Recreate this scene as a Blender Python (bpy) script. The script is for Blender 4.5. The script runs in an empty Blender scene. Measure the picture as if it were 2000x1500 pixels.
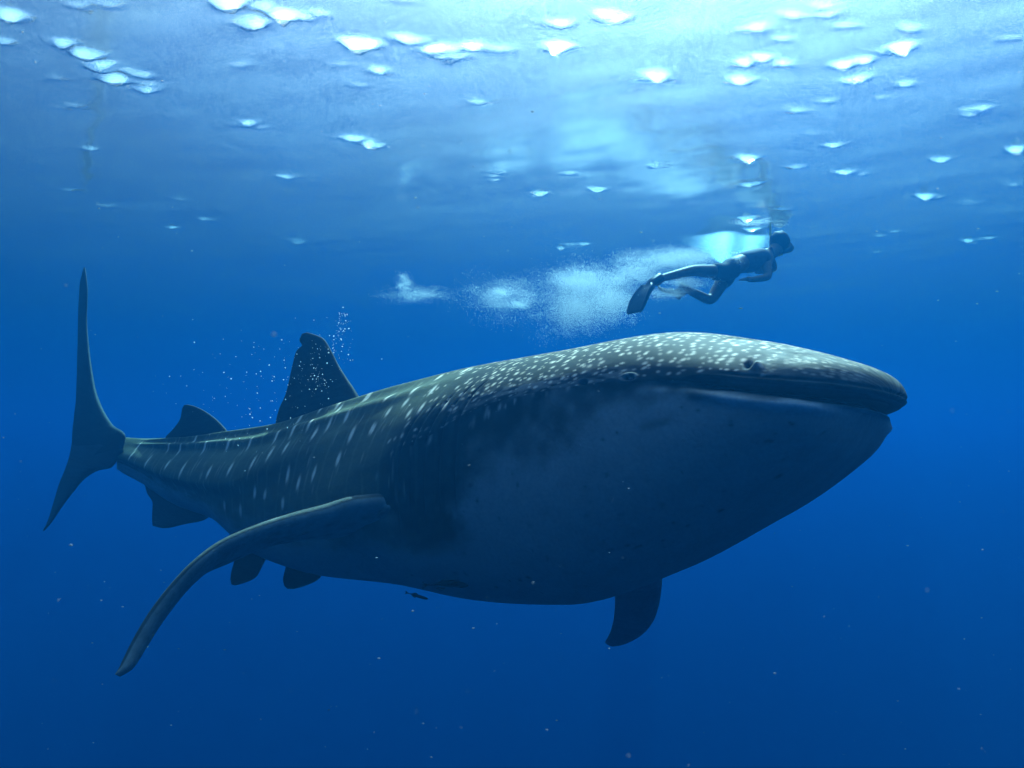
import bpy, bmesh, math, random
import numpy as np
from mathutils import Vector

random.seed(7)
rng = np.random.default_rng(7)
SC = bpy.context.scene
COL = SC.collection

# ------------------------------------------------------------------ camera
CAM_Z = -2.2                       # metres below the surface (z = 0)
PITCH = math.radians(4.0)
FPX = 1732.0                       # focal length in pixels of a 2000 px wide frame
cam_data = bpy.data.cameras.new("camera")
cam_data.sensor_width = 36.0
cam_data.lens = 36.0 * FPX / 2000.0
cam_data.clip_start = 0.05
cam_data.clip_end = 2000.0
cam_data.dof.use_dof = True
cam_data.dof.focus_distance = 5.0
cam_data.dof.aperture_fstop = 8.0
cam = bpy.data.objects.new("camera", cam_data)
COL.objects.link(cam)
cam.location = (0, 0, CAM_Z)
cam.rotation_euler = (math.radians(90) + PITCH, 0, 0)
SC.camera = cam

# ------------------------------------------------------------------ sky, sun, exposure
SUN_ELEV, SUN_AZ = 50.0, 15.0      # azimuth: degrees right of the view direction (+Y)
world = bpy.data.worlds.new("World")
SC.world = world
world.use_nodes = True
wn = world.node_tree
bg = wn.nodes["Background"]
sky = wn.nodes.new("ShaderNodeTexSky")
sky.sky_type = 'NISHITA'
sky.sun_disc = False
sky.sun_elevation = math.radians(SUN_ELEV)
sky.sun_rotation = math.radians(SUN_AZ)
sky.dust_density = 4.0
sky.air_density = 0.8
wn.links.new(sky.outputs[0], bg.inputs[0])
bg.inputs[1].default_value = 0.085
sun_data = bpy.data.lights.new("sun", 'SUN')
sun_data.energy = 5.0
sun_data.angle = math.radians(0.5)
sun_data.color = (1.0, 0.96, 0.9)
sun = bpy.data.objects.new("sun", sun_data)
COL.objects.link(sun)
sun.location = (0, 0, 20)
_az, _el = math.radians(SUN_AZ), math.radians(SUN_ELEV)
to_sun = Vector((math.sin(_az) * math.cos(_el), math.cos(_az) * math.cos(_el), math.sin(_el)))
sun.rotation_euler = to_sun.to_track_quat('Z', 'Y').to_euler()
SC.view_settings.view_transform = 'Standard'
SC.view_settings.look = 'None'
SC.view_settings.gamma = 1.0
SC.view_settings.exposure = 2.95
SC.cycles.use_denoising = True
SC.cycles.max_bounces = 8
SC.cycles.volume_bounces = 0
SC.cycles.transparent_max_bounces = 12
SC.cycles.sample_clamp_indirect = 6.0


# ------------------------------------------------------------------ helpers
def pix(px, row, y):
    """World point seen at pixel (px, row) of the 2000x1500 frame at horizontal distance y (vectorised)."""
    px, row, y = np.broadcast_arrays(np.asarray(px, float), np.asarray(row, float), np.asarray(y, float))
    t = (750.0 - row) / FPX
    d = y / (math.cos(PITCH) - t * math.sin(PITCH))
    x = (px - 1000.0) / FPX * d
    z = d * (t * math.cos(PITCH) + math.sin(PITCH)) + CAM_Z
    return np.stack([x, y, z], -1)


def proj(p):
    x, y, z = p[..., 0], p[..., 1], p[..., 2] - CAM_Z
    d = y * math.cos(PITCH) + z * math.sin(PITCH)
    u = -y * math.sin(PITCH) + z * math.cos(PITCH)
    return 1000 + FPX * x / d, 750 - FPX * u / d


def ray_plane(px, row, p0, n):
    """Where the sight line through a pixel meets the plane (p0, n)."""
    o = np.array([0, 0, CAM_Z])
    d = pix(px, row, 1.0) - o
    k = np.dot(np.asarray(p0) - o, n) / np.dot(d, n)
    return o + d * k


def pch(x, xp, yp):
    x = np.asarray(x, float)
    xp = np.asarray(xp, float); yp = np.asarray(yp, float)
    h = np.diff(xp); d = np.diff(yp) / h
    m = np.zeros_like(yp); m[0] = d[0]; m[-1] = d[-1]
    for i in range(1, len(xp) - 1):
        m[i] = 0 if d[i-1] * d[i] <= 0 else (h[i-1] + h[i]) * 3 / ((2*h[i] + h[i-1]) / d[i-1] + (h[i] + 2*h[i-1]) / d[i])
    x = np.clip(x, xp[0], xp[-1])
    i = np.clip(np.searchsorted(xp, x) - 1, 0, len(h) - 1)
    t = (x - xp[i]) / h[i]
    return ((2*t**3 - 3*t**2 + 1) * yp[i] + (t**3 - 2*t**2 + t) * h[i] * m[i]
            + (-2*t**3 + 3*t**2) * yp[i+1] + (t**3 - t**2) * h[i] * m[i+1])


def sstep(a, b, x):
    t = np.clip((x - a) / (b - a), 0, 1)
    return t * t * (3 - 2 * t)


def mesh_obj(name, verts, faces, mat=None, smooth=True, parent=None, cols=None, origin=None):
    verts = np.asarray(verts, float)
    if origin is not None:
        verts = verts - np.asarray(origin)
    me = bpy.data.meshes.new(name)
    if isinstance(faces, np.ndarray):
        nf, k = faces.shape
        me.vertices.add(len(verts)); me.vertices.foreach_set("co", verts.astype(np.float32).ravel())
        me.loops.add(nf * k); me.loops.foreach_set("vertex_index", faces.astype(np.int32).ravel())
        me.polygons.add(nf)
        me.polygons.foreach_set("loop_start", np.arange(0, nf * k, k, dtype=np.int32))
        me.polygons.foreach_set("loop_total", np.full(nf, k, dtype=np.int32))
        me.update(calc_edges=True)
    else:
        me.from_pydata(verts.tolist(), [], faces)
    me.validate()
    if smooth:
        me.polygons.foreach_set("use_smooth", np.ones(len(me.polygons), dtype=bool))
    if cols is not None:
        a = me.color_attributes.new("skin", 'FLOAT_COLOR', 'POINT')
        c4 = np.ones((len(verts), 4), np.float32); c4[:, :cols.shape[1]] = cols
        a.data.foreach_set("color", c4.ravel())
    me.update()
    o = bpy.data.objects.new(name, me)
    if mat: me.materials.append(mat)
    COL.objects.link(o)
    if origin is not None: o.location = tuple(origin)
    if parent is not None:
        o.parent = parent
        o.matrix_parent_inverse = parent.matrix_world.inverted()
        if origin is not None or True:
            bpy.context.view_layer.update()
            o.matrix_parent_inverse = parent.matrix_world.inverted()
    return o


def tag(o, label=None, cat=None, group=None, kind=None):
    if label: o["label"] = label
    if cat: o["category"] = cat
    if group: o["group"] = group
    if kind: o["kind"] = kind
    return o


def mat_new(name):
    m = bpy.data.materials.new(name)
    m.use_nodes = True
    nt = m.node_tree
    return m, nt, nt.nodes["Principled BSDF"], nt.nodes["Material Output"]


def simple_mat(name, col, rough=0.6, noise=0.15, scale=20.0, bump=0.0, spec=0.06):
    m, nt, b, out = mat_new(name)
    tc = nt.nodes.new("ShaderNodeTexCoord")
    n = nt.nodes.new("ShaderNodeTexNoise"); n.inputs["Scale"].default_value = scale; n.inputs["Detail"].default_value = 4
    nt.links.new(tc.outputs["Object"], n.inputs["Vector"])
    r = nt.nodes.new("ShaderNodeValToRGB")
    r.color_ramp.elements[0].position = 0.3; r.color_ramp.elements[1].position = 0.7
    r.color_ramp.elements[0].color = (*[c * (1 - noise) for c in col], 1)
    r.color_ramp.elements[1].color = (*[min(1, c * (1 + noise)) for c in col], 1)
    nt.links.new(n.outputs[0], r.inputs[0]); nt.links.new(r.outputs[0], b.inputs["Base Color"])
    b.inputs["Roughness"].default_value = rough
    b.inputs["Specular IOR Level"].default_value = spec
    if bump:
        bp = nt.nodes.new("ShaderNodeBump"); bp.inputs["Strength"].default_value = bump; bp.inputs["Distance"].default_value = 0.01
        nt.links.new(n.outputs[0], bp.inputs["Height"]); nt.links.new(bp.outputs[0], b.inputs["Normal"])
    return m


# ------------------------------------------------------------------ water surface
def graded(lo, hi, fine_lo, fine_hi, step, growth=1.08):
    v = list(np.arange(fine_lo, fine_hi, step))
    s, x = step, v[-1]
    while x < hi:
        s *= growth; x += s; v.append(x)
    s, x = step, v[0]; left = []
    while x > lo:
        s *= growth; x -= s; left.append(x)
    return np.array(left[::-1] + v)


gx = graded(-700, 700, -6.0, 6.5, 0.034, 1.09)
gy = graded(-700, 700, 4.0, 10.5, 0.021, 1.07)
GX, GY = np.meshgrid(gx, gy)


def wave_height(x, y):
    h = np.zeros_like(x)
    wr = np.random.default_rng(21)
    for lam, slope, n in ((7.0, 0.007, 4), (3.2, 0.009, 6), (1.5, 0.012, 7), (0.75, 0.011, 8), (0.38, 0.017, 9)):
        for _ in range(n):
            l = lam * wr.uniform(0.75, 1.3); a = math.radians(wr.normal(35, 38)); ph = wr.uniform(0, 2*math.pi)
            k = 2*math.pi / l
            amp = slope / k * math.sqrt(2.0 / n)
            q = k * (x*math.cos(a) + y*math.sin(a)) + ph + 0.6*np.sin(0.31*k*(x*math.sin(a) - y*math.cos(a)) + ph*1.7)
            h += amp * (np.sin(q) - 0.22*np.cos(2*q))
    return h


# steep little wavelets: pixel position and width of the bright facets of the photograph, laid on the surface plane
GLINTS = [
    (232, 140, 95, 36), (160, 100, 40, 16), (195, 118, 30, 12), (120, 78, 26, 8), (285, 165, 26, 14), (865, 98, 85, 44), (1202, 36, 46, 26),
    (495, 40, 32, 16), (540, 28, 40, 16), (700, 80, 48, 22), (445, 4, 40, 12),
    (1083, 90, 30, 16), (1282, 144, 52, 24), (1462, 302, 30, 12),
    (1279, 320, 18, 10), (1058, 377, 26, 10), (965, 343, 20, 22), (488, 238, 26, 12), (690, 264, 24, 9),
    (735, 275, 40, 10), (1462, 425, 48, 8), (1475, 445, 40, 6), (1465, 357, 24, 6), (1818, 380, 46, 12), (1915, 462, 54, 14),
    (1905, 211, 38, 12), (1770, 85, 30, 12), (1660, 119, 24, 10), (1698, 112, 20, 8), (1672, 149, 18, 8), 
    (1767, 160, 16, 10), (1451, 155, 18, 8), (580, 466, 28, 10), (740, 135, 16, 16),
    (795, 76, 22, 14), (928, 90, 18, 10), (1097, 50, 14, 8), (1480, 54, 14, 10),
    (1530, 75, 10, 8), (1460, 120, 12, 8), (1495, 112, 12, 6), (1896, 392, 22, 8), (1990, 290, 30, 10), (1840, 310, 26, 8),
    (625, 573, 24, 8), (805, 658, 40, 6), (1658, 333, 18, 8), (1555, 325, 14, 6), (560, 340, 20, 8), (330, 446, 14, 6), (210, 406, 18, 8),
    (175, 290, 12, 8), (1170, 370, 16, 8), (4, 22, 24, 18), (2, 80, 16, 12), (1120, 477, 60, 8), 
     (1630, 280, 16, 6), (1715, 455, 14, 8), (1710, 490, 14, 5),
]
RIPPLE = 3.5
_gr = np.random.default_rng(77)
GLINTS += [(float(_gr.uniform(-30, 2030)), float(_gr.uniform(0, 1) ** 1.3 * 560), float(_gr.uniform(5, 10)), 5.0) for _ in range(40)]
H = wave_height(GX, GY)
for (px, row, wpx, hpx) in GLINTS:
    if row > 690: continue
    q = ray_plane(px, row, (0, 0, 0), np.array([0, 0, 1.0]))
    if q[1] > 60: continue
    mpp = q[1] / FPX
    sx = max(wpx * mpp * 0.33, 0.030)
    gr = np.random.default_rng(int(px * 7 + row * 131))
    nsub = int(np.clip(wpx / 6, 1, 12))
    dep = hpx * q[1] ** 2 / (2.2 * FPX)                 # depth on the surface plane that shows as hpx pixels
    lean = gr.uniform(-0.6, 0.6)
    for k in range(nsub):
        a0 = gr.uniform(-0.5, 0.5); b0 = gr.normal(0, 0.22)
        ox = a0 * wpx * mpp if nsub > 1 else 0.0
        oy = (b0 + lean * a0) * dep if nsub > 1 else 0.0
        big = (1 - abs(a0) * 1.6) * sx * 0.36
        ax_, ay_ = max(big * gr.uniform(0.4, 1.1), gr.uniform(0.030, 0.050)), max(big * gr.uniform(0.2, 0.45), gr.uniform(0.018, 0.026))
        ga = gr.uniform(-0.7, 0.7)
        rx0, ry0 = GX - (q[0] + ox), GY - (q[1] + ay_ + oy)
        m = (np.abs(rx0) < 4*ax_) & (np.abs(ry0) < 4*ax_)
        rx = rx0[m] * math.cos(ga) + ry0[m] * math.sin(ga)
        ry = ry0[m] * math.cos(ga) - rx0[m] * math.sin(ga)
        ry = ry + gr.uniform(-0.5, 0.4) * rx * rx / ax_
        H[m] -= gr.uniform(0.45, 0.95) * ay_ * np.exp(-0.5 * ((rx / ax_)**2 + (ry / ay_)**2))
# one steeper wave trough behind the snorkeller: its near face opens a window to the bright sky
tu = GY - (9.13 + 0.10 * np.sin(5.0 * GX) + 0.05 * np.sin(13.0 * GX + 1.0))
prof = np.where(tu < 0, 0.0, np.where(tu < 0.32, tu / 0.32, np.clip(1 - (tu - 0.32) / 2.2, 0, 1)))
prof = prof ** 1.1
tx = (GX - 2.36 - 0.10 * (GY - 9.3)) / 0.36
H -= 0.30 * prof * np.exp(-np.abs(tx) ** 2.6)
R = np.hypot(GX, GY)
H *= 1 - 0.75 * sstep(25, 90, R)
nyv, nxv = GX.shape
V = np.stack([GX, GY, H], -1).reshape(-1, 3)
ii = (np.arange(nyv - 1)[:, None] * nxv + np.arange(nxv - 1)[None]).ravel()
Q = np.stack([ii, ii + 1, ii + nxv + 1, ii + nxv], -1)

wm = bpy.data.materials.new("water_surface"); wm.use_nodes = True
nt = wm.node_tree; nt.nodes.clear()
out = nt.nodes.new("ShaderNodeOutputMaterial")
tc = nt.nodes.new("ShaderNodeTexCoord")
nz = nt.nodes.new("ShaderNodeTexNoise"); nz.inputs["Scale"].default_value = 900.0; nz.inputs["Detail"].default_value = 1
nt.links.new(tc.outputs["Object"], nz.inputs["Vector"])
geo = nt.nodes.new("ShaderNodeNewGeometry")
sub = nt.nodes.new("ShaderNodeVectorMath"); sub.operation = 'SUBTRACT'; sub.inputs[1].default_value = (0.5, 0.5, 0.5)
nt.links.new(nz.outputs["Color"], sub.inputs[0])
scl = nt.nodes.new("ShaderNodeVectorMath"); scl.operation = 'MULTIPLY'; scl.inputs[1].default_value = (RIPPLE, RIPPLE, 0.0)
nt.links.new(sub.outputs[0], scl.inputs[0])
addn = nt.nodes.new("ShaderNodeVectorMath"); addn.operation = 'ADD'
nt.links.new(geo.outputs["Normal"], addn.inputs[0]); nt.links.new(scl.outputs[0], addn.inputs[1])
bp = nt.nodes.new("ShaderNodeVectorMath"); bp.operation = 'NORMALIZE'
nt.links.new(addn.outputs[0], bp.inputs[0])
fr = nt.nodes.new("ShaderNodeFresnel"); fr.inputs["IOR"].default_value = 1.333
nt.links.new(bp.outputs[0], fr.inputs["Normal"])
gl = nt.nodes.new("ShaderNodeBsdfGlossy"); gl.inputs["Roughness"].default_value = 0.16
tr = nt.nodes.new("ShaderNodeBsdfTransparent")
mx = nt.nodes.new("ShaderNodeMixShader")
nt.links.new(fr.outputs[0], mx.inputs[0]); nt.links.new(tr.outputs[0], mx.inputs[1]); nt.links.new(gl.outputs[0], mx.inputs[2])
nt.links.new(mx.outputs[0], out.inputs["Surface"])
water = mesh_obj("water_surface", V, Q, wm)
tag(water, "rippling underside of the sea surface with bright glints", "water", kind="structure")

# ------------------------------------------------------------------ deep seabed and the body of water
bm = bmesh.new()
bmesh.ops.create_grid(bm, x_segments=60, y_segments=60, size=700)
for v in bm.verts:
    v.co.z = -90 + 3 * math.sin(v.co.x * 0.02) * math.cos(v.co.y * 0.017)
me = bpy.data.meshes.new("seabed"); bm.to_mesh(me); bm.free()
seabed = bpy.data.objects.new("seabed", me); COL.objects.link(seabed)
me.materials.append(simple_mat("deep_sand", (0.25, 0.23, 0.18), 0.9, 0.2, 0.2))
tag(seabed, "deep sandy sea floor far below the shark", "seabed", kind="structure")


def pvol(nt, color, density, aniso, absorb):
    n = nt.nodes.new("ShaderNodeVolumePrincipled")
    n.inputs["Color"].default_value = (*color, 1)
    n.inputs["Density"].default_value = density
    n.inputs["Anisotropy"].default_value = aniso
    n.inputs["Absorption Color"].default_value = (*absorb, 1)
    return n


def water_volume(name):
    hm = bpy.data.materials.new(name); hm.use_nodes = True
    nt = hm.node_tree; nt.nodes.clear()
    out = nt.nodes.new("ShaderNodeOutputMaterial")
    # molecular scattering: blue, nearly even; suspended matter: pale, strongly forward; the water's own absorption
    a = pvol(nt, (0.0, 0.002, 1.0), 0.0062, 0.0, (1, 1, 1))
    b = pvol(nt, (0.02, 0.42, 0.82), 0.0128, 0.83, (1, 1, 1))
    sig = (0.16, 0.055, 0.026)
    dmax = max(sig)
    c = pvol(nt, (0, 0, 0), dmax, 0.0, tuple((1 - s / dmax) ** 2 for s in sig))
    s1 = nt.nodes.new("ShaderNodeAddShader"); s2 = nt.nodes.new("ShaderNodeAddShader")
    nt.links.new(a.outputs[0], s1.inputs[0]); nt.links.new(b.outputs[0], s1.inputs[1])
    nt.links.new(s1.outputs[0], s2.inputs[0]); nt.links.new(c.outputs[0], s2.inputs[1])
    nt.links.new(s2.outputs[0], out.inputs["Volume"])
    return hm


bm = bmesh.new()
bmesh.ops.create_cube(bm, size=1.0)
for v in bm.verts:
    v.co = Vector((v.co.x * 1300, v.co.y * 1300, 0.8 if v.co.z > 0 else -95.0))
me = bpy.data.meshes.new("haze"); bm.to_mesh(me); bm.free()
haze = bpy.data.objects.new("haze", me); COL.objects.link(haze)
me.materials.append(water_volume("blue_water"))
tag(haze, "clear blue ocean water filling the scene", "water", kind="stuff")

# ------------------------------------------------------------------ whale shark
SL = 6.45
S_C = [0, .5, 1, 1.6, 2.2, 2.8, 3.4, 4, 4.6, 5.2, 5.8, 6.45]
S_W = [.66, .65, .65, .64, .62, .56, .48, .38, .28, .19, .12, .07]
S_ZM = [.18, .175, .18, .13, -.06, -.26, -.36, -.36, -.29, -.21, -.12, -.05]
S_ZT = [.30, .458, .54, .503, .47, .39, .285, .17, .115, .07, .062, .08]
S_ZB = [-.02, -.294, -.591, -.813, -.852, -.825, -.835, -.78, -.55, -.46, -.311, -.2]
ANG_S, ANG_V = [0, 1, 4.5, 5.6, 6.45], np.radians([39, 38, 37, 42, 48])
_ss = np.linspace(0, SL, 500); _a = pch(_ss, ANG_S, ANG_V)
_SX = 1.60 - np.concatenate([[0], np.cumsum((np.cos(_a[1:]) + np.cos(_a[:-1])) / 2 * np.diff(_ss))])
_SY = 3.68 + np.concatenate([[0], np.cumsum((np.sin(_a[1:]) + np.sin(_a[:-1])) / 2 * np.diff(_ss))])


def spine(s):
    return np.interp(s, _ss, _SX), np.interp(s, _ss, _SY), pch(s, ANG_S, ANG_V)


# stations along the body and angles round it (0 = flank, +90 deg = back, -90 deg = belly)
k1 = np.concatenate([np.linspace(0, 1, 150) ** 2.2 * 0.25, np.linspace(0.25, 0.9, 105)[1:], np.linspace(0.9, SL, 640)[1:]])
NS = len(k1)
side = np.concatenate([np.linspace(-90, -30, 46), np.linspace(-30, -10, 28)[1:], np.linspace(-10, 16, 84)[1:], np.linspace(16, 90, 90)[1:]])
thd = np.concatenate([side, (180 - side[::-1])[1:-1]])
TH = np.radians(thd); NT = len(TH)
Sg = np.repeat(k1[:, None], NT, 1); Tg = np.repeat(TH[None], NS, 0)


def body_base(s):
    X, Y, a = spine(s)
    cw = (1 - np.clip(1 - s / .55, 0, 1) ** 2.6) ** (1 / 2.3)
    ct = (1 - np.clip(1 - s / .10, 0, 1) ** 2.4) ** (1 / 3.0)
    cb = (1 - np.clip(1 - s / .55, 0, 1) ** 2.0) ** (1 / 1.8)
    w = pch(s, S_C, S_W) * cw
    m = pch(s, S_C, S_ZM)
    t = np.maximum(pch(s, S_C, S_ZT) - m, .02) * ct
    b = np.maximum(m - pch(s, S_C, S_ZB), .02) * cb
    end = 1 - 0.9 * sstep(6.2, 6.45, s)
    return X, Y, a, w * end, m, t, b


X, Y, A, Wd, Zm, Ht, Hb = body_base(k1)
c, sn = np.cos(Tg), np.sin(Tg)
head = 1 - sstep(0.2, 1.6, k1)[:, None]
exu = 2 / (1.62 + 0.20 * head + .95 * (1 - sstep(.05, .40, k1))[:, None]); exl = 2 / 2.2
ex = np.where(sn > 0, exu, exl)
lat = Wd[:, None] * np.sign(c) * np.abs(c) ** ex
ver = np.where(sn > 0, Ht[:, None], Hb[:, None]) * np.sign(sn) * np.abs(sn) ** ex
# body ridges along the flanks and back, strongest towards the tail; a keel on the tail stalk
deg = np.degrees(Tg); fold = np.where(np.abs(deg) > 90, 180 - np.abs(deg), np.abs(deg)) * np.sign(np.where(deg > 180, deg - 360, deg))
fold = np.where(deg > 90, 180 - deg, deg)          # mirrored angle: -90..90 on both sides
sg = k1[:, None]
rid = np.zeros_like(deg)
kl = pch(k1, [0, 2.2, 3.0, 4.2, 5.4, 6.45], [0, 0, .018, .05, .055, .03])[:, None]
pos = pch(k1, [0, 2.6, 3.0, 3.4, 4.2, 5.0, 6.45], [40, 42, 36, 30, 13, 3, 0])[:, None]
d0 = fold - pos
rid += kl * np.where(d0 > 0, np.exp(-(d0 / 26) ** 2), np.exp(-(d0 / 9) ** 2))
for p_, amp, wd_ in ((50, .028, 5), (68, .022, 4.5)):
    rid += amp * sstep(1.9, 3.2, sg) * (1 - sstep(5.2, 6.0, sg)) * np.exp(-((fold - p_) / wd_) ** 2)
rn = np.sqrt(c * c + sn * sn)
lat = lat + rid * c; ver = ver + rid * sn
roll = np.radians(pch(k1, [0, .9, 3, SL], [3, 8, 4, 0]))[:, None]
lat2 = lat * np.cos(roll) - ver * np.sin(roll); ver2 = ver * np.cos(roll) + lat * np.sin(roll)
rx, ry = -np.sin(A)[:, None], -np.cos(A)[:, None]
P = np.stack([X[:, None] + rx * lat2, Y[:, None] + ry * lat2, Zm[:, None] + ver2 + CAM_Z], -1)


def grid_normals(P):
    ds = np.gradient(P, axis=0)
    dt = np.roll(P, -1, 1) - np.roll(P, 1, 1)
    n = np.cross(ds, dt)
    n /= np.linalg.norm(n, axis=-1, keepdims=True) + 1e-9
    ctr = np.stack([X, Y, Zm + CAM_Z], -1)[:, None]
    flip = np.sign((n * (P - ctr)).sum(-1, keepdims=True)); flip[flip == 0] = 1
    return n * flip


N = grid_normals(P)
PX, PY = proj(P)
facing = (N * (np.array([0, 0, CAM_Z]) - P)).sum(-1) > 0


def skin_at(px, row):
    """Station and angle of the skin point that shows at a pixel."""
    d = (PX - px) ** 2 + (PY - row) ** 2 + np.where(facing, 0, 1e6)
    i, j = np.unravel_index(np.argmin(d), d.shape)
    return i, j


girth = np.maximum(0.5 * (Wd + 0.5 * (Ht + Hb)), .03)[:, None]


def skin_dist(i, j, mirror=False):
    """Distances along and round the skin (metres) from grid point i, j (or from its mirror on the other flank)."""
    th0 = np.radians(180) - TH[j] if mirror else TH[j]
    dth = (Tg - th0 + np.pi) % (2 * np.pi) - np.pi
    return Sg - k1[i], dth * girth


# --- mouth: a slit with a recessed upper lip and a rolled lower lip
s_corner = 0.66
I0 = np.array(spine(0.75)[:2])
inw = np.stack([I0[0] - P[..., 0], I0[1] - P[..., 1], np.zeros_like(Sg)], -1)
inw /= np.linalg.norm(inw, axis=-1, keepdims=True) + 1e-9
# height above the mouth line, arc position from the corner
mh = ver + 0.012 - .004 * (1 - sstep(.0, .30, sg)) - 0.02 * sstep(.30, .66, sg) * np.ones_like(ver)
km = (1 - sstep(s_corner - .10, s_corner, Sg))
kfront = 1 - sstep(.0, .30, Sg)
slit = np.exp(-(np.abs(mh + .010) / (.011 + .008 * np.exp(-((Sg - .12) / .14) ** 2) + .008 * sstep(.40, .55, Sg))) ** 3)
ub = .032 * np.sqrt(np.clip(1 - np.clip((Sg - .30) / .36, 0, 1) ** 2, 0, 1)) + .002
band = sstep(-.01, .0, mh) * (1 - sstep(ub - .012, ub + .006, mh))
crease = np.exp(-((mh - ub - .012) / .007) ** 2) * (1 - sstep(.40, .55, Sg))
lowlip = np.exp(-((mh + .055) / .022) ** 2) * sstep(.02, .2, Sg)
receed = (1 - sstep(.0, .24, Sg)) * (1 - sstep(-.045, -.01, mh)) * np.exp(-np.clip(-mh, 0, 1) / .38)
inside = receed * .095 + slit * .11 + band * .026 + crease * .012 - lowlip * .022
P = P + inw * (inside * km)[..., None]
# corner fold behind the mouth and jaw crease under it
fold2 = np.exp(-(((Sg - .70) / .09) ** 2 + ((ver + .012) / .016) ** 2))
P = P + inw * (fold2 * .03)[..., None]
# nostrils, eyes, spiracles
i_n, j_n = skin_at(1463, 712)
i_e, j_e = skin_at(1228, 738)
i_s, j_s = skin_at(1138, 747)
dark = np.zeros_like(Sg)
ring = np.zeros_like(Sg)
for mir in (False, True):
    a_, b_ = skin_dist(i_n, j_n, mir)
    nos = np.exp(-((a_ / .014) ** 2 + (b_ / .026) ** 2))
    flap = np.exp(-(((a_ + .034) / .020) ** 2 + ((b_ + .016) / .040) ** 2))
    P = P + N * (flap * .026 - nos * .032)[..., None]
    dark = np.maximum(dark, nos); ring = np.maximum(ring, flap * 1.3)
    a_, b_ = skin_dist(i_e, j_e, mir)
    r_ = np.hypot(a_, b_)
    P = P + N * (np.exp(-((r_ - .038) / .012) ** 2) * .009 - np.exp(-(r_ / .024) ** 2) * .022)[..., None]
    dark = np.maximum(dark, np.exp(-(r_ / .026) ** 4)); ring = np.maximum(ring, np.exp(-((r_ - .038) / .010) ** 2))
    a_, b_ = skin_dist(i_s, j_s, mir)
    sp_ = np.exp(-((a_ / .021) ** 2 + (b_ / .030) ** 2) ** 2)
    P = P - N * (sp_ * .045)[..., None]
    dark = np.maximum(dark, sp_)
# gill slits
gill = np.zeros_like(Sg)
for q, s0 in enumerate((1.88, 1.99, 2.10, 2.20, 2.30)):
    cen = s0 - .0018 * (fold - 5) - 0.00003 * (fold - 5) ** 2
    win = sstep(-34, -18, fold) * (1 - sstep(26 - 2*q, 40 - 2*q, fold))
    d_ = Sg - cen
    P = P - N * (win * (np.exp(-(d_ / .011) ** 2) * .014 - np.exp(-((d_ + .035) / .022) ** 2) * .005))[..., None]
    gill = np.maximum(gill, win * np.exp(-(d_ / .012) ** 2))


# --- smooth value noise on the skin grid (for pattern edges)
def skin_noise(su, tu, seed):
    r = np.random.default_rng(seed)
    g = r.random((int(SL / su) + 4, int(2 * math.pi / tu) + 4))
    u = Sg / su; v = (Tg + np.pi) / tu
    i, j = u.astype(int), v.astype(int)
    fu, fv = u - i, v - j
    fu = fu * fu * (3 - 2 * fu); fv = fv * fv * (3 - 2 * fv)
    i %= g.shape[0] - 1; j %= g.shape[1] - 1
    return (g[i, j] * (1-fu) * (1-fv) + g[i+1, j] * fu * (1-fv) + g[i, j+1] * (1-fu) * fv + g[i+1, j+1] * fu * fv)


# --- colours
lowb = pch(k1, [0, 1, 1.6, 1.95, 2.25, 4, 5.5, 6.45], [-3, -5, -9, -18, -30, -16, -12, -14])[:, None]
lowb = lowb + (skin_noise(.16, .12, 3) - .5) * 14 + (skin_noise(.05, .05, 4) - .5) * 6
soft = pch(k1, [0, 1.0, 2.0, 3, 6.45], [5, 10, 18, 22, 16])[:, None]
back = sstep(-soft, soft * .5, fold - lowb)
n1 = skin_noise(.22, .16, 5); n2 = skin_noise(.04, .04, 6)
dors = np.array([.036, .038, .022])[None, None] * (0.75 + .5 * n1 + .25 * n2)[..., None]
dors = dors * (.5 + 1.5 * sstep(1.9, 2.6, Sg))[..., None]
bell = np.array([.27, .29, .28])[None, None] * (0.86 + .16 * n1 + .10 * n2)[..., None]
col = bell * (1 - back[..., None]) + dors * back[..., None]
# shadow round the gills, painted into the skin as a dark blotched patch
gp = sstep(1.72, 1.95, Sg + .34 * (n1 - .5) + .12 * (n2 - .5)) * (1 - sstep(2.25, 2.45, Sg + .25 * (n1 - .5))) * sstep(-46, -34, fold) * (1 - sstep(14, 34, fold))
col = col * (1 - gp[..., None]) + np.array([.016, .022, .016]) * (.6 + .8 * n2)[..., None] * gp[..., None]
# grey mottled snout
sn_ = (1 - sstep(.16, .62, Sg)) * sstep(-2, 6, fold)
col = col + sn_[..., None] * np.array([.11, .108, .10]) * (0.25 + 1.1 * skin_noise(.05, .07, 8) * (0.4 + n2))[..., None]
# pale vertical bars on the body
cosb = np.cos(2 * np.pi * (Sg + .03 * (n1 - .5)) / .145)
bars = sstep(.80, .99, cosb) * sstep(1.7, 2.4, Sg) * (1 - sstep(5.2, 6.1, Sg)) * sstep(-30, -8, fold) * (.35 + .9 * skin_noise(.15, .09, 9))
col = col + bars[..., None] * np.array([.028, .032, .026])
# cloudy pale blotches along the lower edge of the spotted back
blot = np.exp(-((fold - 6 - 6 * skin_noise(.3, .2, 14)) / 8) ** 2) * sstep(.7, 1.1, Sg) * (1 - sstep(1.65, 2.0, Sg)) * sstep(.35, .75, skin_noise(.05, .05, 15))
col = col + blot[..., None] * np.array([.13, .12, .11])
# small dense spots on head and nape, rows of larger spots further back
spotv = np.zeros_like(Sg)


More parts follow.
